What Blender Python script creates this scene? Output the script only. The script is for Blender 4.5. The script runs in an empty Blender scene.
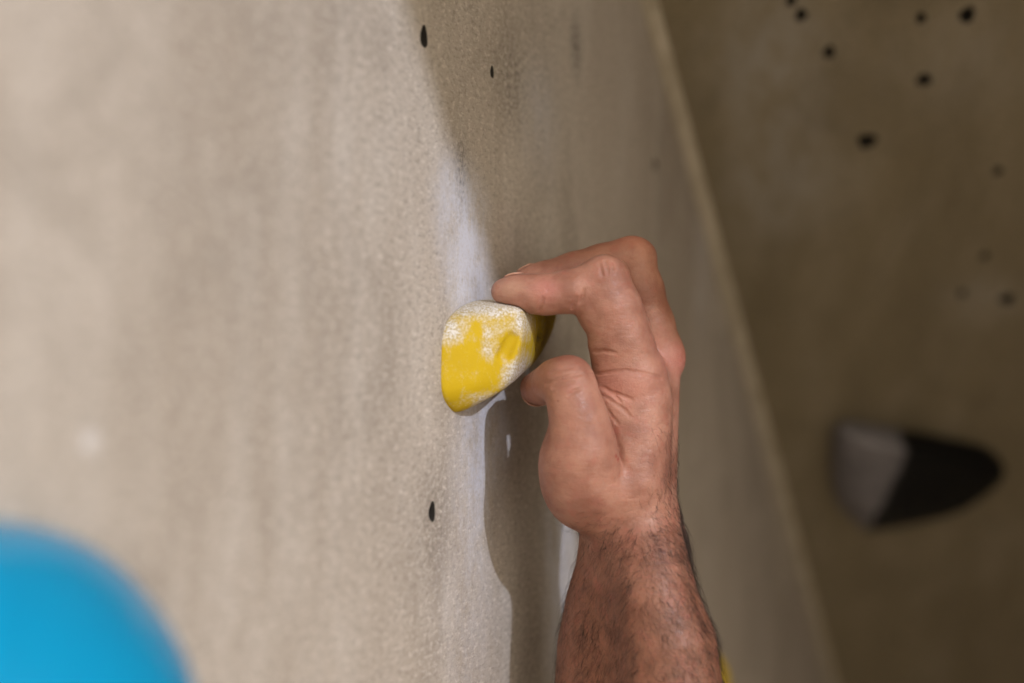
import bpy, bmesh, math, random
import numpy as np
from mathutils import Vector, Matrix

# ------------------------------------------------------------------ camera, light, exposure
S = bpy.context.scene
COL = S.collection
H = 1.60                      # camera height
F = 50.0 / 36.0 * 1024        # focal length in pixels
cam = bpy.data.objects.new('camera', bpy.data.cameras.new('camera'))
COL.objects.link(cam)
cam.location = (0, 0, H)
cam.rotation_euler = (math.pi / 2, 0, 0)
cam.data.lens = 50
cam.data.sensor_width = 36
cam.data.clip_start = 0.02
cam.data.dof.use_dof = True
cam.data.dof.focus_distance = 0.612
cam.data.dof.aperture_fstop = 3.0
S.camera = cam

S.view_settings.view_transform = 'Standard'
S.view_settings.look = 'None'
S.view_settings.gamma = 1
S.view_settings.use_curve_mapping = False
S.view_settings.exposure = 0.0

world = bpy.data.worlds.new('hall_light')
S.world = world
world.use_nodes = True
wn = world.node_tree
wn.nodes.clear()
w_out = wn.nodes.new('ShaderNodeOutputWorld')
w_bg = wn.nodes.new('ShaderNodeBackground')
w_tc = wn.nodes.new('ShaderNodeTexCoord')
w_sep = wn.nodes.new('ShaderNodeVectorMath')
w_sep.operation = 'DOT_PRODUCT'
w_sep.inputs[1].default_value = (.66, -.25, .70)      # the lamps of the hall hang up and to the right
w_map = wn.nodes.new('ShaderNodeMapRange')
w_mix = wn.nodes.new('ShaderNodeMix')
w_mix.data_type = 'RGBA'
w_map.inputs['From Min'].default_value = -0.35
w_map.inputs['From Max'].default_value = 0.55
wn.links.new(w_tc.outputs['Generated'], w_sep.inputs[0])
wn.links.new(w_sep.outputs['Value'], w_map.inputs['Value'])
wn.links.new(w_map.outputs[0], w_mix.inputs['Factor'])
w_mix.inputs['A'].default_value = (0.16, 0.12, 0.08, 1)
w_mix.inputs['B'].default_value = (1.0, 0.86, 0.68, 1)
wn.links.new(w_mix.outputs['Result'], w_bg.inputs['Color'])
w_bg.inputs['Strength'].default_value = 2.2
wn.links.new(w_bg.outputs[0], w_out.inputs[0])

LD = Vector((0.49, -0.75, 0.44)).normalized()
LP = Vector((0.0, 0.62, 0.0)) + LD * 4.0          # the hall floodlight (camera-relative height)
kl = bpy.data.lights.new('hall_floodlight', 'SPOT')
kl.energy = 350
kl.color = (0.92, 0.955, 1.10)
kl.shadow_soft_size = 0.022
kl.spot_size = math.radians(50)
kl.spot_blend = 0.6
klo = bpy.data.objects.new('hall_floodlight', kl)
COL.objects.link(klo)
klo.location = LP + Vector((0, 0, H))
klo.rotation_euler = (-LD).to_track_quat('-Z', 'Y').to_euler()

# ------------------------------------------------------------------ helpers
TA = 0.404                    # plan slope of the left wall
WX0 = -0.2664
WU = Vector((0.3746, 0.9272, 0))     # along the wall, away from the camera
WN = Vector((0.9272, -0.3746, 0))    # out of the wall


def R(px, py, y):
    """point seen at pixel px,py at depth y (height relative to the lens)"""
    return Vector(((px - 512) / F * y, y, (341.5 - py) / F * y))


def wallp(px, py, w=0.0):
    """point at distance w off the left wall that is seen at px,py"""
    rx = (px - 512) / F
    yw = (-WX0 - 0.9272 * w - 0.3746 * w * rx) / (TA - rx)
    y = yw - 0.3746 * w
    return R(px, py, y)


def lw(p):
    """left-wall coordinates (along, height, out) of a camera-relative point"""
    o = Vector((WX0 + TA * 0.6, 0.6, 0))
    d = Vector(p) - o
    return Vector((d.dot(WU), d.z, d.dot(WN)))


def tag(o, label=None, cat=None, group=None, kind=None):
    if label: o['label'] = label
    if cat: o['category'] = cat
    if group: o['group'] = group
    if kind: o['kind'] = kind
    return o


def link_mesh(name, verts, faces, mats, parent=None, smooth=True, loc=(0, 0, 0), face_mat=None):
    me = bpy.data.meshes.new(name)
    loc = Vector(loc)
    vv = np.asarray(verts, dtype=float) - np.array(loc)
    me.from_pydata(vv.tolist(), [], faces if isinstance(faces, list) else faces.tolist())
    for m in mats: me.materials.append(m)
    me.update()
    me.polygons.foreach_set('use_smooth', [smooth] * len(me.polygons))
    if face_mat is not None:
        me.polygons.foreach_set('material_index', face_mat)
    o = bpy.data.objects.new(name, me)
    COL.objects.link(o)
    if parent is not None:
        o.parent = parent
        o.location = loc - Vector(parent.location)
    else:
        o.location = loc + Vector((0, 0, H))
    return o


# ---- node helper
class NT:
    def __init__(s, name, rough=0.7):
        s.m = bpy.data.materials.new(name)
        s.m.use_nodes = True
        s.t = s.m.node_tree
        s.b = s.t.nodes['Principled BSDF']
        s.b.inputs['Roughness'].default_value = rough
        s.tc = s.t.nodes.new('ShaderNodeTexCoord')

    def n(s, kind, **k):
        nd = s.t.nodes.new(kind)
        for a, v in k.items(): setattr(nd, a, v)
        return nd

    def l(s, a, b): s.t.links.new(a, b)

    def co(s, scale=(1, 1, 1), loc=(0, 0, 0), rot=(0, 0, 0)):
        mp = s.n('ShaderNodeMapping')
        mp.inputs['Scale'].default_value = scale
        mp.inputs['Location'].default_value = loc
        mp.inputs['Rotation'].default_value = rot
        s.l(s.tc.outputs['Object'], mp.inputs['Vector'])
        return mp.outputs[0]

    def noise(s, scale, detail=4, rough=0.55, vec=None, dist=0.0):
        nd = s.n('ShaderNodeTexNoise')
        nd.inputs['Scale'].default_value = scale
        nd.inputs['Detail'].default_value = detail
        nd.inputs['Roughness'].default_value = rough
        nd.inputs['Distortion'].default_value = dist
        s.l(vec if vec is not None else s.tc.outputs['Object'], nd.inputs['Vector'])
        return nd.outputs['Fac']

    def mapr(s, v, a, b, c=0.0, d=1.0, smooth=True):
        nd = s.n('ShaderNodeMapRange')
        if smooth: nd.interpolation_type = 'SMOOTHSTEP'
        for k, x in zip(('From Min', 'From Max', 'To Min', 'To Max'), (a, b, c, d)):
            nd.inputs[k].default_value = x
        s.l(v, nd.inputs['Value'])
        return nd.outputs[0]

    def math(s, op, a, b=None, c=None):
        nd = s.n('ShaderNodeMath', operation=op)
        for i, x in enumerate((a, b, c)):
            if x is None: continue
            if isinstance(x, (int, float)): nd.inputs[i].default_value = x
            else: s.l(x, nd.inputs[i])
        return nd.outputs[0]

    def mix(s, f, a, b, mode='MIX'):
        nd = s.n('ShaderNodeMix', data_type='RGBA', blend_type=mode)
        nd.clamp_factor = True
        if isinstance(f, (int, float)): nd.inputs['Factor'].default_value = f
        else: s.l(f, nd.inputs['Factor'])
        for k, x in (('A', a), ('B', b)):
            if isinstance(x, tuple): nd.inputs[k].default_value = (*x, 1)
            else: s.l(x, nd.inputs[k])
        return nd.outputs['Result']

    def blob(s, c, r, hard=0.0):
        """soft 0..1 ellipsoid mask around an object-space point; r are radii"""
        mp = s.n('ShaderNodeMapping')
        mp.inputs['Scale'].default_value = tuple(1 / x for x in r)
        mp.inputs['Location'].default_value = tuple(-cc / x for cc, x in zip(c, r))
        s.l(s.tc.outputs['Object'], mp.inputs['Vector'])
        ln = s.n('ShaderNodeVectorMath', operation='LENGTH')
        s.l(mp.outputs[0], ln.inputs[0])
        return s.mapr(ln.outputs['Value'], 1.0, hard)

    def bump(s, h, strength, dist, prev=None):
        nd = s.n('ShaderNodeBump')
        nd.inputs['Strength'].default_value = strength
        nd.inputs['Distance'].default_value = dist
        s.l(h, nd.inputs['Height'])
        if prev is not None: s.l(prev, nd.inputs['Normal'])
        return nd.outputs[0]

    def done(s, col, normal=None):
        if isinstance(col, tuple): s.b.inputs['Base Color'].default_value = (*col, 1)
        else: s.l(col, s.b.inputs['Base Color'])
        if normal is not None: s.l(normal, s.b.inputs['Normal'])
        return s.m


# ------------------------------------------------------------------ implicit surfaces
def smin(a, b, k):
    h = np.clip(0.5 + 0.5 * (b - a) / k, 0, 1)
    return b + (a - b) * h - k * h * (1 - h)


def smax(a, b, k):
    return -smin(-a, -b, k)


def capsule(P, a, b, ra, rb):
    a = np.array(a, dtype=np.float32); b = np.array(b, dtype=np.float32)
    ab = b - a
    L2 = float(ab @ ab) + 1e-12
    t = np.clip(((P[0] - a[0]) * ab[0] + (P[1] - a[1]) * ab[1] + (P[2] - a[2]) * ab[2]) / L2, 0, 1)
    dx = P[0] - a[0] - t * ab[0]; dy = P[1] - a[1] - t * ab[1]; dz = P[2] - a[2] - t * ab[2]
    return np.sqrt(dx * dx + dy * dy + dz * dz) - (ra + (rb - ra) * t)


def ellipsoid(P, c, r, M=None):
    q = [P[i] - c[i] for i in range(3)]
    if M is not None:
        q = [sum(M[i][j] * q[j] for j in range(3)) for i in range(3)]
    k0 = np.sqrt(sum((q[i] / r[i]) ** 2 for i in range(3)))
    k1 = np.sqrt(sum((q[i] / r[i] ** 2) ** 2 for i in range(3))) + 1e-9
    return k0 * (k0 - 1) / k1


def surface_net(fn, lo, hi, h):
    """mesh of fn = 0 by naive surface nets"""
    ax = [np.arange(lo[i], hi[i] + h, h, dtype=np.float32) for i in range(3)]
    n = [len(a) for a in ax]
    P = [ax[0][:, None, None], ax[1][None, :, None], ax[2][None, None, :]]
    D = np.broadcast_to(fn(P), n).astype(np.float32)
    neg = D < 0
    c = [n[i] - 1 for i in range(3)]
    cnt = np.zeros(c, dtype=np.int8)
    for i in (0, 1):
        for j in (0, 1):
            for k in (0, 1):
                cnt += neg[i:i + c[0], j:j + c[1], k:k + c[2]]
    act = (cnt > 0) & (cnt < 8)
    I = np.argwhere(act)
    idx = -np.ones(c, dtype=np.int64)
    idx[act] = np.arange(len(I))
    acc = np.zeros((len(I), 3)); num = np.zeros(len(I))
    cor = [(i, j, k) for i in (0, 1) for j in (0, 1) for k in (0, 1)]
    for a in cor:
        for b in cor:
            if sum(b) - sum(a) == 1 and all(y >= x for x, y in zip(a, b)):
                da = D[I[:, 0] + a[0], I[:, 1] + a[1], I[:, 2] + a[2]]
                db = D[I[:, 0] + b[0], I[:, 1] + b[1], I[:, 2] + b[2]]
                m = (da < 0) != (db < 0)
                t = np.where(m, da / np.where(m, da - db, 1), 0)
                p = np.array(a) + t[:, None] * (np.array(b) - np.array(a))
                acc += np.where(m[:, None], p, 0); num += m
    V = (I + acc / num[:, None]) * h + np.array([ax[i][0] for i in range(3)])
    Fc = []
    for d in range(3):
        u, v = (d + 1) % 3, (d + 2) % 3
        s0 = [slice(None)] * 3; s1 = [slice(None)] * 3
        s0[d] = slice(0, n[d] - 1); s1[d] = slice(1, n[d])
        a = neg[tuple(s0)]; b = neg[tuple(s1)]
        E = np.argwhere(a != b)
        ok = (E[:, u] > 0) & (E[:, v] > 0) & (E[:, u] < n[u] - 1) & (E[:, v] < n[v] - 1)
        E = E[ok]
        s = a[E[:, 0], E[:, 1], E[:, 2]]
        q = []
        for (du, dv) in ((1, 1), (0, 1), (0, 0), (1, 0)):
            e = E.copy(); e[:, u] -= du; e[:, v] -= dv
            q.append(idx[e[:, 0], e[:, 1], e[:, 2]])
        q = np.stack(q, 1)
        q = np.where(s[:, None], q, q[:, ::-1])
        Fc.append(q)
    Fc = np.concatenate(Fc)
    # pull the vertices on to the true surface
    for _ in range(2):
        g, d = grad(fn, V, h * 0.5)
        V = V - g * np.clip(d, -h * .5, h * .5)[:, None]
    return V, Fc


def ev(fn, V):
    return np.asarray(fn([V[:, 0], V[:, 1], V[:, 2]]), dtype=float)


def grad(fn, V, e):
    d = ev(fn, V)
    g = np.zeros_like(V)
    for i in range(3):
        o = np.zeros(3); o[i] = e
        g[:, i] = (ev(fn, V + o) - ev(fn, V - o)) / (2 * e)
    L = np.linalg.norm(g, axis=1) + 1e-9
    return g / L[:, None], d / np.maximum(L, .3)


def hull_sdf(points, k):
    """smooth-cornered convex body through the points"""
    bm = bmesh.new()
    for p in points: bm.verts.new(p)
    r = bmesh.ops.convex_hull(bm, input=bm.verts)
    bm.normal_update()
    cen = sum((Vector(p) for p in points), Vector()) / len(points)
    pl = []
    for f in bm.faces:
        if f.calc_area() < 1e-9: continue
        nn = f.normal.copy(); c = f.calc_center_median()
        if (c - cen).dot(nn) < 0: nn = -nn
        d = nn.dot(c)
        if any((nn - q[0]).length < .03 and abs(d - q[1]) < 1e-4 for q in pl): continue
        pl.append((nn, d))
    bm.free()

    def fn(P):
        r = None
        for nn, d in pl:
            e = P[0] * nn.x + P[1] * nn.y + P[2] * nn.z - d
            r = e if r is None else smax(r, e, k)
        return r
    return fn

# ------------------------------------------------------------------ wall materials
def wall_material(name, base, dark, pale, chalk_blobs=(), dark_blobs=(), grain=1.0, local=None, streak=(1, 1, .28)):
    T = NT(name, 0.85)
    T.b.inputs['Specular IOR Level'].default_value = 0.25
    sv = T.co(scale=streak)
    big = T.noise(5, 5, .6, vec=sv, dist=.6)
    mid = T.noise(28, 6, .65, vec=sv, dist=.4)
    fine = T.noise(400, 5, .8, vec=T.co(scale=(.6, 1.2, 1.2)))
    spk = T.noise(1150, 2, .6)
    c = T.mix(T.mapr(big, .3, .7), base, dark)
    c = T.mix(T.math('MULTIPLY', T.mapr(mid, .42, .75), .55), c, pale)
    c = T.mix(T.math('MULTIPLY', T.mapr(fine, .47, .66), .50 * grain), c, tuple(x * .40 for x in dark))
    c = T.mix(T.math('MULTIPLY', T.mapr(T.noise(11, 6, .7, dist=1.0), .45, .7), .5 * grain), c, tuple(x * .72 for x in dark))
    c = T.mix(T.math('MULTIPLY', T.mapr(T.noise(450, 4, .8, vec=T.co(scale=(.5, 1, 1), loc=(3, 1, 2))), .50, .68), .42 * grain), c, tuple(min(1, x * 1.5) for x in pale))
    c = T.mix(T.math('MULTIPLY', T.mapr(T.noise(330, 3, .6), .64, .74), .45 * grain), c, (.06, .05, .04))
    for (cc, rr, amt) in dark_blobs:
        m = T.math('MULTIPLY', T.blob(cc, rr), T.mapr(T.noise(420, 5, .75), .45, .56))
        c = T.mix(T.math('MULTIPLY', m, amt), c, (.035, .03, .022))
    for (cc, rr, amt, colr) in chalk_blobs:
        nz = T.mapr(T.noise(60, 7, .72, vec=T.co(scale=(1, 1, .5))), .28, .62)
        m = T.math('MULTIPLY', T.blob(cc, rr), nz)
        m = T.math('MULTIPLY', m, T.mapr(T.noise(600, 2, .5), .3, .6, .55, 1))
        c = T.mix(T.math('MULTIPLY', m, amt), c, colr)
    hsum = T.math('ADD', T.math('MULTIPLY', spk, 1.0), T.math('MULTIPLY', T.noise(300, 3, .5), .5))
    nb = T.bump(hsum, .8 * grain, .0008)
    nb = T.bump(big, .25, .006, nb)
    return T.done(c, nb)


def hole_material():
    T = NT('bolt_hole_dark', .8)
    return T.done((.02, .016, .013))


M_hole = hole_material()
CH = (.61, .63, .72)


def LB(px, py):
    q = lw(wallp(px, py)); return (q.x, 0, q.y)


def lblob(px, py, ru, rv, amt, col=CH):
    return (LB(px, py), (ru, .05, rv), amt, col)


left_chalk = [lblob(463, 220, .042, .034, 1.0), lblob(466, 280, .040, .034, 1.0), lblob(474, 255, .026, .05, 1.0), lblob(452, 190, .03, .03, .5), lblob(785, 530, .10, .10, .7, (.55, .50, .42)), lblob(660, 480, .10, .2, .25, (.55, .48, .38)),
              lblob(505, 245, .045, .032, .28, (.60, .50, .47)),
              lblob(90, 440, .006, .006, 1.0, (.85, .85, .88)), lblob(490, 425, .045, .036, 1.0),
              lblob(478, 470, .040, .06, .8), lblob(560, 560, .035, .12, .9), lblob(470, 600, .05, .08, .35),
              lblob(540, 120, .04, .05, .35), lblob(706, 215, .05, .05, .45), lblob(700, 290, .03, .06, .3)]
left_dark = [(LB(576, 45), (.016, .05, .028), .9), (LB(512, 80), (.035, .05, .04), .5), (LB(462, 180), (.012, .05, .03), .8),
             (LB(432, 520), (.03, .05, .04), .35), (LB(445, 350), (.01, .05, .04), .35), (LB(545, 95), (.05, .05, .07), .35)]
M_left = wall_material('sanded_climbing_panel', (.53, .478, .425), (.39, .338, .285), (.62, .58, .54), left_chalk, left_dark)


def holed_panel(name, pts, holes, thick, mats, frame, axis_long=1.0):
    """flat panel (u,v polygon) with real drilled bolt holes; frame = (origin, U, V, N) camera-relative"""
    O, U, V_, N = frame
    bm = bmesh.new()
    es = []
    vs = [bm.verts.new((p[0], 0, p[1])) for p in pts]
    for i in range(len(vs)): es.append(bm.edges.new((vs[i], vs[(i + 1) % len(vs)])))
    loops = []
    for (u, v, r) in holes:
        lp = []
        for k in range(20):
            a = k / 20 * 2 * math.pi
            q = 1 + .10 * math.sin(3 * a + u * 90)
            ev_ = 1.35 if r < .0047 else 1.0
            lp.append(bm.verts.new((u + r * q * math.cos(a), 0, v + ev_ * r * q * math.sin(a))))
        loops.append(lp)
        for k in range(20): es.append(bm.edges.new((lp[k], lp[(k + 1) % 20])))
    bmesh.ops.triangle_fill(bm, use_beauty=True, edges=es, normal=(0, -1, 0))
    for f in bm.faces:
        f.material_index = 0
    for lp in loops:
        inner = [bm.verts.new((v.co.x, thick * .6, v.co.z)) for v in lp]
        for k in range(20):
            f = bm.faces.new((lp[k], inner[k], inner[(k + 1) % 20], lp[(k + 1) % 20])); f.material_index = 1
        f = bm.faces.new(inner); f.material_index = 1
    back = [bm.verts.new((p[0], thick, p[1])) for p in pts]
    for i in range(len(vs)):
        f = bm.faces.new((vs[i], vs[(i + 1) % len(vs)], back[(i + 1) % len(vs)], back[i])); f.material_index = 0
    bm.faces.new(back).material_index = 0
    bmesh.ops.recalc_face_normals(bm, faces=bm.faces)
    me = bpy.data.meshes.new(name)
    bm.to_mesh(me); bm.free()
    for m in mats: me.materials.append(m)
    o = bpy.data.objects.new(name, me)
    COL.objects.link(o)
    Mx = Matrix.Identity(4)
    for i in range(3):
        Mx[i][0] = U[i]; Mx[i][1] = -N[i]; Mx[i][2] = V_[i]; Mx[i][3] = O[i] + (H if i == 2 else 0)
    o.matrix_world = Mx
    o['kind'] = 'structure'
    return o


# left wall: local x along the wall, local z up, local -y out of the wall
LO = Vector((WX0 + TA * 0.6, 0.6, 0))
lholes = []
for (px, py, r) in [(424, 37, .0034), (492, 72, .0021), (432, 512, .0031), (655, 165, .0030)]:
    q = lw(wallp(px, py)); lholes.append((q.x, q.y, r))
holed_panel('wall_left', [(-1.6, -1.6), (2.75, -1.6), (2.75, 1.3), (-1.6, 1.3)], lholes, .02,
            [M_left, M_hole], (LO, WU, Vector((0, 0, 1)), WN))

# overhanging wall beyond the corner
Ca = wallp(645, 0); Cb = wallp(830, 683)
cd = (Ca - Cb).normalized()
rr = Vector((1, -0.10, 0)).normalized()
bn = rr.cross(cd).normalized()
if bn.y > 0: bn = -bn
bv = bn.cross(rr).normalized()
if bv.z < 0: bv = -bv


def bw(p):
    d = Vector(p) - Ca
    return (d.dot(rr), d.dot(bv))


def backp(px, py, w=0.0):
    ray = R(px, py, 1.0)
    t = (Ca.dot(bn) + w) / ray.dot(bn)
    return ray * t


def corner_at(z): return Ca + cd * ((z - Ca.z) / cd.z)


c_lo = corner_at(-1.6); c_hi = corner_at(0.85)
uv = [bw(c_lo), bw(c_lo + rr * 1.25), bw(c_hi + rr * 1.25), bw(c_hi)]
bholes = []
for (px, py, r) in [(867, 141, .0062), (924, 80, .0048), (967, 15, .0045), (1007, 299, .0055), (829, 52, .0036),
                    (801, 15, .0036), (791, 1, .003), (998, 171, .003), (962, 293, .003), (921, 18, .003), (985, 256, .003),
                    (1045, 420, .006), (900, 640, .003)]:
    q = bw(backp(px, py)); bholes.append((q[0], q[1], r))


def bblob(px, py, ru, rv, amt, col=(.42, .40, .38)):
    q = bw(backp(px, py)); return ((q[0], 0, q[1]), (ru, .05, rv), amt, col)


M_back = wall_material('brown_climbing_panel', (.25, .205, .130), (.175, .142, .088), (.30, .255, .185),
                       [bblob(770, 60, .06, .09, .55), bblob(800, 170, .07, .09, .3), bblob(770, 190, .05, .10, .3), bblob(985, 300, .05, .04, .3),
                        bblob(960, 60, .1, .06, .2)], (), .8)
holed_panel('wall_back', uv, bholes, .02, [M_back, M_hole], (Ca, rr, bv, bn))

# unseen panel added at right; its front edge casts the left wall's diagonal shadow
XF = 0.60


def shadow_edge(px, py):
    p = wallp(px, py)
    d = LP - p
    return p + d * ((XF - p.x) / d.x)


e1 = shadow_edge(402, 0); e2 = shadow_edge(590, 575)
sl = (e1.y - e2.y) / (e1.z - e2.z)


def y_edge(z): return e2.y + sl * (z - e2.z)


def y_over(z):
    c = corner_at(z); return c.y - 0.10 * (XF - c.x)


prof = [(y_edge(z), z) for z in (-.9, 1.25)] + [(y_over(z), z) for z in (.85, -.9)]
prof.insert(2, (y_over(.85), 1.25))
vs = [(XF, y, z) for y, z in prof] + [(XF + .03, y, z) for y, z in prof]
n = len(prof)
fs = [list(range(n))[::-1], [i + n for i in range(n)]] + [[i, (i + 1) % n, (i + 1) % n + n, i + n] for i in range(n)]
o = link_mesh('added_shadow_panel', vs, fs, [M_back], smooth=False, loc=(XF, .4, 0))
o['kind'] = 'structure'

# filled corner seam
T = NT('corner_filler', .8)
c = T.mix(T.mapr(T.noise(40, 5, .6), .35, .7), (.36, .31, .23), (.48, .42, .33))
M_seam = T.done(c, T.bump(T.noise(300, 3), .4, .001))
sec = [(0, 0)]
lr = .009
pu = -(cd.cross(WN)).normalized()
if pu.y > 0: pu = -pu                   # on the left wall, towards the camera
pr = cd.cross(bn).normalized()
if pr.x < 0: pr = -pr                   # on the overhang, away from the corner
vs = []; fs = []
NS = 60
for i in range(NS + 1):
    z = -1.58 + (0.84 + 1.58) * i / NS
    c0 = corner_at(z)
    for k in range(7):
        a = k / 6
        wob = 1 + .12 * math.sin(z * 37 + k)
        p = c0 + pu * lr * wob * (1 - a) ** 2 + pr * lr * .8 * a ** 2 + (WN + bn) * .0006
        vs.append(p[:])
for i in range(NS):
    for k in range(6):
        a = i * 7 + k
        fs.append([a, a + 1, a + 8, a + 7])
o = link_mesh('trim_1', vs, fs, [M_seam], loc=corner_at(0)[:])
o['kind'] = 'structure'
sm = o.modifiers.new('thick', 'SOLIDIFY'); sm.thickness = .0012; sm.offset = 0

T = NT('crash_mat_floor', .7)
M_floor = T.done(T.mix(T.noise(12), (.13, .12, .11), (.17, .155, .14)), T.bump(T.noise(200), .2, .001))
o = link_mesh('floor', [(-1.6, -4, -1.6), (4, -4, -1.6), (4, 4, -1.6), (-1.6, 4, -1.6), (-1.6, -4, -1.65), (4, -4, -1.65), (4, 4, -1.65), (-1.6, 4, -1.65)],
              [[0, 1, 2, 3], [7, 6, 5, 4], [0, 4, 5, 1], [1, 5, 6, 2], [2, 6, 7, 3], [3, 7, 4, 0]], [M_floor], smooth=False, loc=(1, 0, -1.6))
o['kind'] = 'structure'

# ------------------------------------------------------------------ holds
def make_hold(name, fn, lo, hi, h, mat, label, cat='climbing hold', origin=None):
    V, Fc = surface_net(fn, lo, hi, h)
    oo = Vector(origin) if origin is not None else Vector(V.mean(0))
    o = link_mesh(name, V, Fc, [mat], loc=oo)
    return tag(o, label, cat)


def bounds(pts, m):
    a = np.array([list(p) for p in pts]); return a.min(0) - m, a.max(0) + m


# yellow crimp in the hand
hp = [wallp(436, 395, -.001), wallp(437, 340, -.001), wallp(444, 316, -.001), wallp(456, 417, -.001), wallp(443, 410, -.001), wallp(461, 302, -.001),
      wallp(488, 296, -.001), wallp(520, 298, -.001), wallp(541, 314, -.001), wallp(541, 330, -.001), wallp(510, 380, -.001),
      wallp(519, 304, .0270), wallp(503, 300, .019), wallp(526, 318, .0295), wallp(526, 342, .0300), wallp(506, 393, .0215), wallp(523, 376, .0245), wallp(480, 407, .011),
      wallp(561, 310, .018), wallp(559, 325, .018), wallp(545, 356, .018), wallp(548, 306, .022)]
hullf = hull_sdf(hp, .0035)


def hit(fn, px, py, y0=.54, y1=.72):
    ys = np.linspace(y0, y1, 900)
    pts = np.array([list(R(px, py, y)) for y in ys])
    v = ev(fn, pts)
    return Vector(pts[int(np.argmax(v < 0))])


dm_a = hit(hullf, 513, 338) + Vector((.0002, -.0014, 0)); dm_b = hit(hullf, 505, 354) + Vector((.0002, -.0012, 0))


def yhold(P):
    d = hullf(P)
    dm = capsule(P, dm_a, dm_b, .0031, .0037)
    d = smax(d, -dm, .0012)
    # second bolt dimple on the outer face
    d2 = capsule(P, hit(hullf, 543, 328), hit(hullf, 539, 340), .0050, .0045)
    return smax(d, -d2, .002)


lo, hi = bounds(hp, .004)
HO = wallp(490, 350, .01)


def hl(p): return tuple(Vector(p) - HO)


T = NT('yellow_chalked_resin', .7)
T.b.inputs['Specular IOR Level'].default_value = .25
yel = T.mix(T.noise(45, 3), (.62, .43, .006), (.46, .31, .006))
nz = T.noise(260, 8, .85, vec=T.co(scale=(1, 1, .55), rot=(0, .45, 0)))
nf = T.noise(1100, 2, .6)
stre = T.noise(90, 5, .7, vec=T.co(scale=(1.0, 1.0, .35), rot=(0, .45, 0)))
blobs = [(wallp(480, 302, .008), (.046, .05, .0125), 1.6), (wallp(452, 330, .002), (.012, .03, .010), .9),
         (wallp(519, 378, .024), (.013, .06, .017), 1.35), (wallp(488, 350, .018), (.0055, .03, .008), .75),
         (wallp(522, 320, .026), (.010, .05, .014), .9), (wallp(490, 402, .012), (.014, .05, .0075), 1.0),
         (wallp(497, 330, .02), (.011, .04, .010), .55)]
m = None
for (p, r, a) in blobs:
    b = T.math('MULTIPLY', T.blob(hl(p), r), a)
    m = b if m is None else T.math('MAXIMUM', m, b)
m = T.math('ADD', m, T.mapr(stre, .48, .75, 0, .5))
keep = T.math('SUBTRACT', 1, T.blob(hl((dm_a + dm_b) / 2), (.0048, .012, .0078), .6))
m = T.math('MULTIPLY', m, keep)
f = T.mapr(T.math('ADD', m, T.math('MULTIPLY', T.math('SUBTRACT', nz, .5), 2.6)), .10, 1.0, smooth=False)
f = T.math('MULTIPLY', f, T.mapr(nf, .3, .6, .5, .97))
colr_d = T.mapr(nf, .35, .65)
dust = T.mix(colr_d, (.38, .36, .33), (.70, .69, .68))
colr = T.mix(f, yel, dust)
colr = T.mix(T.math('MULTIPLY', T.blob(hl(hit(hullf, 542, 340)), (.011, .03, .022)), T.mapr(nz, .35, .6, .35, .9)), colr, (.10, .062, .03))  # hand's shadow on the outer face, painted in as dark brown
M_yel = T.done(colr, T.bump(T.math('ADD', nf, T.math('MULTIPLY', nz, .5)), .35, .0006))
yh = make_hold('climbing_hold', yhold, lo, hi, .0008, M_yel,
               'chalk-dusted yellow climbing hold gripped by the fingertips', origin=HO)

# blue dome at the lower left
bc = wallp(-46, 722, 0.0)
BM = np.array([[WU.x, WU.y, 0], [0, 0, 1], [WN.x, WN.y, 0]])


def bhold(P):
    d = ellipsoid(P, bc, (.066, .047, .040), BM)
    d = smin(d, ellipsoid(P, bc + WU * .012 + WN * .012 + Vector((0, 0, -.006)), (.046, .034, .036), BM), .01)
    wpl = -((P[0] - LO.x) * WN.x + (P[1] - LO.y) * WN.y) - .0008
    return smax(d, wpl, .0015)


T = NT('blue_resin', .24)
T.b.inputs['Coat Weight'].default_value = .15
M_blue = T.done(T.mix(T.noise(30, 3), (.002, .22, .44), (.003, .26, .50)), T.bump(T.noise(700, 2), .12, .0004))
make_hold('climbing_hold', bhold, np.array(bc) - .09, np.array(bc) + .09, .0016, M_blue,
          'large rounded blue climbing hold at the lower left, nearest the camera', origin=bc)

# black wedge on the overhang
bo = [(838, 428), (853, 421), (905, 438), (985, 447), (1003, 466), (998, 486), (966, 513), (925, 524), (868, 531), (845, 508), (835, 478)]
kp = [backp(919 + (x - 919) * 1.10, 476 + (y - 476) * 1.06, -.001) for x, y in bo] + [backp(850, 436, .030), backp(893, 450, .040), backp(858, 505, .034), backp(896, 512, .032),
                                            backp(960, 462, .025), backp(950, 495, .020), backp(885, 432, .020), backp(838, 428, .022), backp(842, 500, .024), backp(870, 528, .02), backp(990, 478, .014)]
kf = hull_sdf(kp, .005)
KO = backp(915, 478, .01)
T = NT('black_dual_texture_resin', .6)
T.b.inputs['Specular IOR Level'].default_value = .25
# chalked grip patch: left part of the hold
sx = T.n('ShaderNodeSeparateXYZ'); T.l(T.tc.outputs['Object'], sx.inputs[0])
edge = backp(893, 478, .03).x - KO.x
e = T.math('ADD', sx.outputs['X'], T.math('MULTIPLY', T.math('SUBTRACT', T.noise(22, 4), .5), .03))
f = T.mapr(e, edge + .003, edge - .003)
top = T.mapr(T.math('ADD', sx.outputs['Z'], T.math('MULTIPLY', T.noise(30), .01)), .036, .030)
grey = T.mix(T.noise(50, 5), (.10, .095, .105), (.27, .255, .27))
M_blk = T.done(T.mix(f, (.002, .002, .0026), grey), T.bump(T.noise(500, 2), .3, .0006))
lo, hi = bounds(kp, .006)
make_hold('climbing_hold', kf, lo, hi, .0018, M_blk,
          'black climbing hold with a chalky grey end on the brown wall', origin=KO)

# small yellow hold behind the forearm
p0 = wallp(698, 690, 0)


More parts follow.
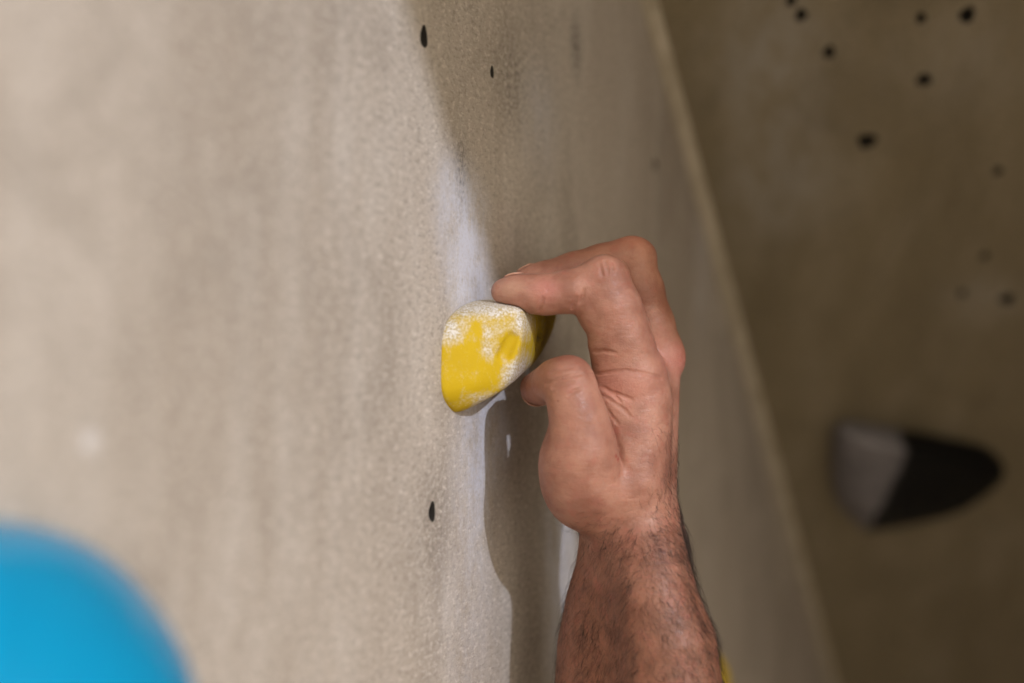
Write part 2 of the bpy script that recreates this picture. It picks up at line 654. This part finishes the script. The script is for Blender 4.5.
def y2(P):
    d = ellipsoid(P, p0, (.030, .030, .018), BM)
    d = smin(d, ellipsoid(P, p0 + WU * .006 + Vector((0, 0, .006)), (.02, .02, .02), BM), .006)
    return smax(d, -((P[0] - LO.x) * WN.x + (P[1] - LO.y) * WN.y) - .0008, .001)


T = NT('yellow_resin', .5)
M_y2 = T.done(T.mix(T.noise(60, 4), (.82, .56, .012), (.62, .46, .04)), T.bump(T.noise(600, 2), .3, .0005))
make_hold('climbing_hold', y2, np.array(p0) - .045, np.array(p0) + .045, .0014, M_y2,
          'small plain yellow climbing hold half hidden behind the forearm', origin=p0)

# ------------------------------------------------------------------ the climber's right hand and forearm
def J(px, py, y, r): return (R(px, py, y), r * y / F)


def chain(P, js, k):
    d = None
    for (a, ra), (b, rb) in zip(js[:-1], js[1:]):
        c = capsule(P, a, b, ra, rb)
        d = c if d is None else smin(d, c, k)
    return d


IDX = [J(502, 291.5, .607, 10), J(512, 292, .606, 13.5), J(528, 293.5, .604, 16), J(548, 294.5, .603, 17.5), J(575, 291, .602, 19.5), J(604, 280, .602, 21),
       J(613, 308, .603, 26), J(621, 338, .605, 28), J(631, 372, .608, 34)]
IDX_IN = [J(594, 296, .603, 15), J(599, 313, .604, 18), J(602, 319, .604, 17.5)]
IDX_IN2 = [J(607, 345, .605, 18), J(613, 362, .606, 22)]   # soft inner flesh of the bent finger
MID = [J(519, 286, .632, 11), J(531, 284, .630, 14.5), J(548, 280.5, .628, 17), J(575, 273, .625, 18.5), J(603, 266, .624, 19.5), J(631, 260, .623, 20.5),
       J(641, 290, .623, 20.5), J(650, 325, .625, 22), J(659, 360, .627, 24)]
RNG = [J(524, 289, .650, 11), J(540, 288, .649, 14), J(560, 287, .648, 16), J(590, 280, .646, 17), J(622, 268, .644, 18.5),
       J(636, 300, .643, 18.5), J(648, 335, .644, 20), J(656, 368, .645, 22)]
PKY = [J(540, 296, .668, 9.5), J(553, 296, .667, 12), J(572, 295, .666, 13.5), J(596, 290, .664, 14.5), J(620, 284, .662, 16),
       J(632, 315, .661, 16), J(642, 345, .660, 17.5), J(648, 380, .660, 19)]
THB = [J(539, 392, .637, 11), J(537, 390, .630, 12), J(536, 388, .620, 12.5), J(545, 386, .611, 16), J(556, 381, .601, 19), J(569, 380, .594, 21.5), J(573, 396, .592, 22.5), J(579, 420, .592, 26.5),
       J(582, 450, .594, 33), J(588, 478, .599, 38)]
WR = J(628, 545, .622, 52)
EDGE_REG = R(632, 372, .612)


def hand_raw(P):
    # palm: metacarpals as capsules that spread from the wrist
    wr = R(632, 520, .622)
    sc = .61 / F
    palm = capsule(P, R(632, 380, .611), R(630, 505, .614), 36 * sc, 38 * sc)
    palm = smin(palm, capsule(P, R(650, 378, .628), R(640, 510, .624), 31 * sc, 36 * sc), .008)
    palm = smin(palm, capsule(P, R(649, 385, .645), R(636, 510, .633), 28 * sc, 34 * sc), .008)
    palm = smin(palm, capsule(P, R(642, 398, .660), R(632, 512, .641), 25 * sc, 32 * sc), .008)
    palm = smin(palm, capsule(P, R(612, 420, .640), R(606, 500, .636), 26 * sc, 30 * sc), .010)
    palm = smin(palm, capsule(P, R(616, 385, .607), R(610, 445, .607), 24 * sc, 29 * sc), .006)
    palm = smin(palm, capsule(P, R(597, 404, .611), R(597, 450, .611), 20 * sc, 24 * sc), .004)
    palm = smin(palm, capsule(P, R(588, 412, .620), R(590, 450, .618), 24 * sc, 24 * sc), .004)
    # first web muscle between thumb and index
    palm = smin(palm, capsule(P, R(644, 405, .606), R(634, 480, .603), 24 * sc, 30 * sc), .008)
    # forearm
    fa = None
    for js in ([J(631, 535, .619, 43), J(632, 565, .621, 43), J(634, 600, .624, 53), J(639, 645, .630, 66), J(640, 690, .632, 72), J(650, 850, .634, 92), J(662, 1000, .636, 86)],
               [J(642, 530, .607, 30), J(650, 560, .602, 33), J(655, 600, .597, 39), J(667, 645, .595, 45), J(671, 690, .594, 47), J(690, 850, .595, 58), J(690, 960, .605, 60)],
               [J(611, 540, .622, 24), J(614, 570, .625, 26), J(608, 605, .630, 34), J(606, 645, .634, 40), J(609, 690, .638, 45), J(612, 850, .648, 60), J(640, 960, .648, 70)]):
        c = chain(P, js, .008)
        fa = c if fa is None else smin(fa, c, .013)
    d = smin(palm, fa, .010)
    # ulna head
    d = smin(d, ellipsoid(P, R(664, 548, .635), (.010, .011, .016)), .010)
    # fingers: tight where they lie side by side, fused at the knuckles
    near = np.sqrt((P[0] - EDGE_REG.x) ** 2 + (P[2] - EDGE_REG.z) ** 2)
    kf = np.clip((.026 - near) / .018, 0, 1)
    kf = .0009 + .0050 * kf * kf
    fg = smin(smin(chain(P, IDX, .006), chain(P, IDX_IN, .006), .003), chain(P, IDX_IN2, .006), .003)
    fg = smin(fg, ellipsoid(P, R(606, 275, .602), (.0095, .0088, .0078)), .003)      # index knuckle
    fm = smin(chain(P, MID, .006), ellipsoid(P, R(635, 257, .623), (.0092, .0085, .0078)), .003)
    fr = chain(P, RNG, .005)
    fp = chain(P, PKY, .005)
    fm = smin(fm, ellipsoid(P, R(664, 356, .627), (.0088, .0092, .011)), .004)       # middle big knuckle
    g = smin(fp, fr, .0008)
    g = smin(g, fm, .0008)
    g = smin(g, fg, .0008)
    d = smin(d, g, kf)
    # thumb: creased against the web, fused at the base
    th = chain(P, THB, .006)
    th = smin(th, ellipsoid(P, R(575, 468, .600), (.0150, .0160, .0165)), .008)
    th = smin(th, ellipsoid(P, R(585, 492, .606), (.0160, .0165, .0165)), .008)
    zc = R(600, 456, .60).z
    kt = .0016 + .0085 * np.clip((zc - P[2]) / .018, 0, 1) ** 1.3
    seam = np.exp(-((d - th) / .0011) ** 2) * np.clip((P[2] - zc + .0055) / .006, 0, 1)
    d = smin(d, th, kt) + .0016 * seam          # the fold between thumb and palm
    return d


CREASES = []


def box_of(P, lo_, hi_):
    """index of the part of a grid or point list inside a box"""
    if P[0].ndim == 3:
        return tuple(slice(int(np.searchsorted(P[i].ravel(), lo_[i])), int(np.searchsorted(P[i].ravel(), hi_[i]))) for i in range(3))
    m = np.ones(len(P[0]), bool)
    for i in range(3): m &= (P[i] >= lo_[i]) & (P[i] <= hi_[i])
    return m


def take(P, ix):
    if P[0].ndim == 3:
        return [P[0][ix[0]], P[1][:, ix[1]], P[2][:, :, ix[2]]]
    return [p[ix] for p in P]


YLO, YHI = bounds(hp, .004)


def hand_base(P):
    d = np.array(hand_raw(P))
    ix = box_of(P, YLO, YHI)
    d[ix] = smax(d[ix], -(yhold(take(P, ix)) - .0002), .0012)      # the flesh flattens on the hold
    return d


def hand(P):
    d = hand_base(P)
    for (a, b, r, k) in CREASES:
        e = r + k * 1.5
        ix = box_of(P, [min(a[i], b[i]) - e for i in range(3)], [max(a[i], b[i]) + e for i in range(3)])
        if not ix.any(): continue
        d[ix] = smax(d[ix], -capsule(take(P, ix), a, b, r, r), k)
    return d


def surf(px, py, y0=.54, y1=.70):
    """first skin point along the line of sight"""
    ys = np.linspace(y0, y1, 800)
    pts = np.array([list(R(px, py, y)) for y in ys])
    v = ev(hand_raw, pts)
    i = np.argmax(v < 0)
    return Vector(pts[i]) if v.min() < 0 else None


def crease(pp, depth=.0004, r=.0006, k=.0008):
    fine = []
    for (x0, y0), (x1, y1) in zip(pp[:-1], pp[1:]):
        m = max(2, int(math.hypot(x1 - x0, y1 - y0) / 2.5))
        fine += [(x0 + (x1 - x0) * t / m, y0 + (y1 - y0) * t / m) for t in range(m)]
    fine.append(pp[-1])
    ps = [surf(*q) for q in fine]
    nn = len(ps) - 1
    for i, (a, b) in enumerate(zip(ps[:-1], ps[1:])):
        if a is None or b is None or (a - b).length > .006: continue
        dd = depth * min(1, .25 + 1.6 * math.sin(math.pi * (i + .5) / nn))
        off = Vector((0, -(r - dd), 0))
        CREASES.append((a + off, b + off, r, k))


crease([(590, 372), (598, 374), (612, 372), (628, 371), (648, 374), (662, 378)], .00028)
crease([(593, 352), (603, 351), (615, 353)], .0002)
crease([(602, 396), (608, 399), (616, 404), (624, 410), (630, 416)], .00025)
crease([(598, 386), (606, 389), (615, 396), (620, 402)], .0002)
crease([(612, 392), (622, 396), (632, 400)], .0002)
crease([(606, 408), (611, 416), (618, 424)], .00012)
crease([(545, 384), (556, 380), (570, 376), (582, 373)], .0004)
crease([(552, 388), (560, 385), (573, 381)], .0002)
crease([(549, 373), (560, 369), (572, 367)], .0002)
crease([(568, 395), (574, 391), (582, 388)], .0002)
crease([(580, 303), (583, 296), (584, 290)], .0003)
crease([(572, 309), (575, 303), (577, 298)], .0003)
crease([(539, 311), (541, 304), (543, 298)], .0003)
crease([(599, 263), (601, 269), (602, 275)], .0002)
crease([(605, 260), (607, 267), (608, 274)], .0002)
crease([(612, 262), (613, 268), (613, 273)], .0002)

lo = np.array([-.012, .552, -.302]); hi = np.array([.130, .700, .052])
HV, HF = surface_net(hand_base, lo, hi, .00095)
# finer mesh where the hand is seen close: split, then settle on the true surface again
gN, _ = grad(hand_raw, HV, .0008)
bm = bmesh.new()
bv_ = [bm.verts.new(v) for v in HV.tolist()]
for f_ in HF.tolist(): bm.faces.new([bv_[i] for i in f_])
py_ = 341.5 - HV[:, 2] / HV[:, 1] * F
sel = (py_ < 560) & (gN[:, 1] < .35)
bm.verts.ensure_lookup_table(); bm.verts.index_update()
ed = [e for e in bm.edges if sel[e.verts[0].index] and sel[e.verts[1].index]]
bmesh.ops.subdivide_edges(bm, edges=ed, cuts=1, use_grid_fill=True)
bm.verts.index_update()
HV = np.array([v.co[:] for v in bm.verts])
sel_fine = np.array([min(e.calc_length() for e in v.link_edges) < .00062 for v in bm.verts])
HF = [[v.index for v in f_.verts] for f_ in bm.faces]
bm.free()
for _ in range(2):
    gN, d_ = grad(hand, HV, .0003)
    HV = HV - gN * np.clip(d_, -.0005, .0005)[:, None]

# skin: own colour regions, plus shade painted brown over the finger tops
HOo = R(620, 480, .62)


def hb(px, py, y=.60): return tuple(R(px, py, y) - HOo)


T = NT('skin', .48)
T.b.inputs['Subsurface Weight'].default_value = .18
T.b.inputs['Subsurface Radius'].default_value = (1.0, .35, .18)
T.b.inputs['Subsurface Scale'].default_value = .0022
T.b.inputs['Specular IOR Level'].default_value = .5
c = T.mix(T.mapr(T.noise(70, 4), .3, .7), (.43, .215, .152), (.27, .115, .078))
sz = T.n('ShaderNodeSeparateXYZ'); T.l(T.tc.outputs['Object'], sz.inputs[0])
tan = T.mapr(sz.outputs['Z'], hb(0, 470)[2], hb(0, 620)[2])
c = T.mix(T.math('MULTIPLY', tan, .8), c, T.mix(T.mapr(T.noise(110, 5, .7), .3, .7), (.25, .105, .062), (.14, .056, .03)))
for (q, r, a, col) in [((546, 290), (.010, .02, .008), .55, (.46, .14, .13)), ((570, 385), (.012, .012, .008), .35, (.55, .21, .15)),
                       ((535, 388, .615), (.008, .02, .010), .7, (.36, .12, .06)), ((605, 262), (.010, .012, .006), .35, (.60, .30, .22)),
                       ((632, 240, .62), (.016, .012, .010), .45, (.50, .18, .12)), ((680, 360, .625), (.012, .02, .014), .65, (.56, .20, .17)),
                       ((625, 385), (.022, .02, .012), .45, (.55, .22, .18)), ((600, 440), (.010, .015, .012), .55, (.58, .26, .22)),
                       ((660, 360, .61), (.010, .02, .016), .45, (.55, .22, .18)), ((590, 250, .625), (.034, .012, .008), .6, (.27, .10, .055))]:  # last entry: shade on the finger tops, put into the colour
    c = T.mix(T.math('MULTIPLY', T.blob(hb(*q), r), a), c, col)
# pale chalk dust on the fingertip and small scratches
c = T.mix(T.math('MULTIPLY', T.blob(hb(508, 288), (.010, .02, .006)), .35), c, (.62, .42, .30))
for (px, py) in [(616, 456), (618, 459)]:
    s_ = surf(px, py)
    c = T.mix(T.math('MULTIPLY', T.blob(tuple(s_ - HOo), (.0008, .004, .0013)), .9), c, (.28, .03, .02))
for (px, py) in [(558, 401), (603, 500), (655, 470), (640, 590), (610, 640)]:
    s_ = surf(px, py)
    c = T.mix(T.math('MULTIPLY', T.blob(tuple(s_ - HOo), (.0006, .004, .0006)), .7), c, (.20, .06, .03))
c = T.mix(T.math('MULTIPLY', T.mapr(T.noise(420, 3), .45, .75), .3), c, (.33, .11, .07))
c = T.mix(T.math('MULTIPLY', T.mapr(T.noise(160, 5, .65), .5, .75), .35), c, (.42, .13, .10))
vor = T.n('ShaderNodeTexVoronoi', feature='DISTANCE_TO_EDGE')
vor.inputs['Scale'].default_value = 900
T.l(T.co(scale=(1, 1, .6)), vor.inputs['Vector'])
nb = T.bump(T.mapr(vor.outputs['Distance'], 0, .12), .3, .0003)
nb = T.bump(T.noise(380, 4, .6, vec=T.co(scale=(.45, .45, 1.3), rot=(0, .3, 0))), .38, .0009, nb)
nb = T.bump(T.noise(120, 3), .25, .0014, nb)
T.l(T.mapr(T.noise(300, 3), .3, .7, .38, .56), T.b.inputs['Roughness'])
M_skin = T.done(c, nb)
person = link_mesh('person', HV, HF, [M_skin], loc=HOo)
tag(person, 'bare hairy right arm with its fingers crimping the yellow hold', 'person')

# fingernails: curved plates seated on the back of each fingertip
T = NT('fingernail', .35)
M_nail = T.done((.50, .28, .20))


def nail(tip, dip, up, width, length, back=.0):
    tip, dip, up = Vector(tip), Vector(dip), Vector(up).normalized()
    ax = (tip - dip).normalized()
    up = (up - ax * up.dot(ax)).normalized()
    sd = ax.cross(up)
    top = []
    NU, NV = 8, 8
    for i in range(NU + 1):
        for j in range(NV + 1):
            s_ = (i / NU - .5) * 2; t_ = j / NV
            round_ = math.sqrt(max(0, 1 - (2 * t_ - 1) ** 6)) if t_ > .5 else math.sqrt(max(0, 1 - (1 - 2 * t_) ** 4))
            ang = s_ * width * max(round_, .25)
            p = tip + ax * (back - length * (1 - t_))
            dirv = up * math.cos(ang) + sd * math.sin(ang)
            # walk out to the skin
            ss = np.linspace(0, .02, 120)
            pts = np.array([list(p + dirv * q) for q in ss])
            v = ev(hand, pts)
            k = int(np.argmax(v > 0))
            top.append(p + dirv * (ss[k] + .00035))
    fs = []
    for i in range(NU):
        for j in range(NV):
            a = i * (NV + 1) + j
            fs.append([a, a + 1, a + NV + 2, a + NV + 1])
    o = link_mesh('fingernail', [q[:] for q in top], fs, [M_nail], parent=None, loc=HOo)
    o.location = (0, 0, 0); o.parent = person
    so = o.modifiers.new('thick', 'SOLIDIFY'); so.thickness = .0006; so.offset = 0
    return o


for ch in (IDX, MID, RNG, PKY):
    nail(ch[0][0], ch[3][0], (0, .55, 1), .85, .0085)
nail(THB[0][0], THB[3][0], (-.5, -.1, -.9), .9, .009)

# arm hair: fine curved strands
rng = np.random.default_rng(5)
gN, _ = grad(hand_base, HV, .0008)
pxv = HV[:, 0] / HV[:, 1] * F + 512
pyv = 341.5 - HV[:, 2] / HV[:, 1] * F
dens = np.zeros(len(HV))


def g2(cx, cy, sx, sy): return np.exp(-((pxv - cx) / sx) ** 2 - ((pyv - cy) / sy) ** 2)


dens = 1.2 * g2(705, 640, 38, 60) + .9 * g2(640, 610, 30, 40) + .7 * g2(650, 560, 45, 40) + .8 * g2(690, 570, 18, 60) + .35 * g2(670, 490, 18, 60) \
    + .5 * g2(580, 640, 22, 60) + .6 * g2(650, 680, 60, 40) + .25 * g2(600, 600, 50, 60)
dens += .8 * (pyv > 680)
dens *= (pyv > 420) & (pyv < 860)
dens *= np.where(pyv > 690, .5, 1)
dens *= np.where(sel_fine, .25, 1)          # that part of the mesh is four times as fine
dens /= dens.sum()
NHAIR = 12000
pick = rng.choice(len(HV), NHAIR, p=dens)
hv = []; hf = []
for i in pick:
    p = Vector(HV[i]); nrm = Vector(gN[i])
    side = 1 if pxv[i] > 640 else -1
    flow = Vector((side * .45 + rng.normal() * .35, rng.normal() * .35, -1 + rng.normal() * .35))
    flow = (flow - nrm * flow.dot(nrm)).normalized()
    L = rng.uniform(.005, .012) * (.6 if pyv[i] < 520 else 1)
    curl = nrm.cross(flow) * rng.normal() * 1.5
    rad = rng.uniform(.00003, .000062)
    segs = 5
    q = p - nrm * .0002
    d = (flow * 1.0 + nrm * rng.uniform(.25, .8)).normalized()
    base = len(hv)
    for s_ in range(segs + 1):
        t = s_ / segs
        s1 = nrm.cross(d).normalized(); s2 = d.cross(s1)
        rr_ = rad * (1 - .8 * t)
        for k in range(3):
            a = k * 2.0944
            hv.append((q + s1 * math.cos(a) * rr_ + s2 * math.sin(a) * rr_)[:])
        q = q + d * (L / segs)
        d = (d + curl * (1.0 / segs) - nrm * .22 + flow * .1).normalized()
        if s_ < segs:
            b = base + s_ * 3
            for k in range(3):
                hf.append([b + k, b + (k + 1) % 3, b + 3 + (k + 1) % 3, b + 3 + k])
T = NT('arm_hair', .45)
M_hair = T.done((.028, .014, .008))
o = link_mesh('arm_hair', hv, hf, [M_hair], loc=HOo)
o.location = (0, 0, 0); o.parent = person
o['kind'] = 'stuff'
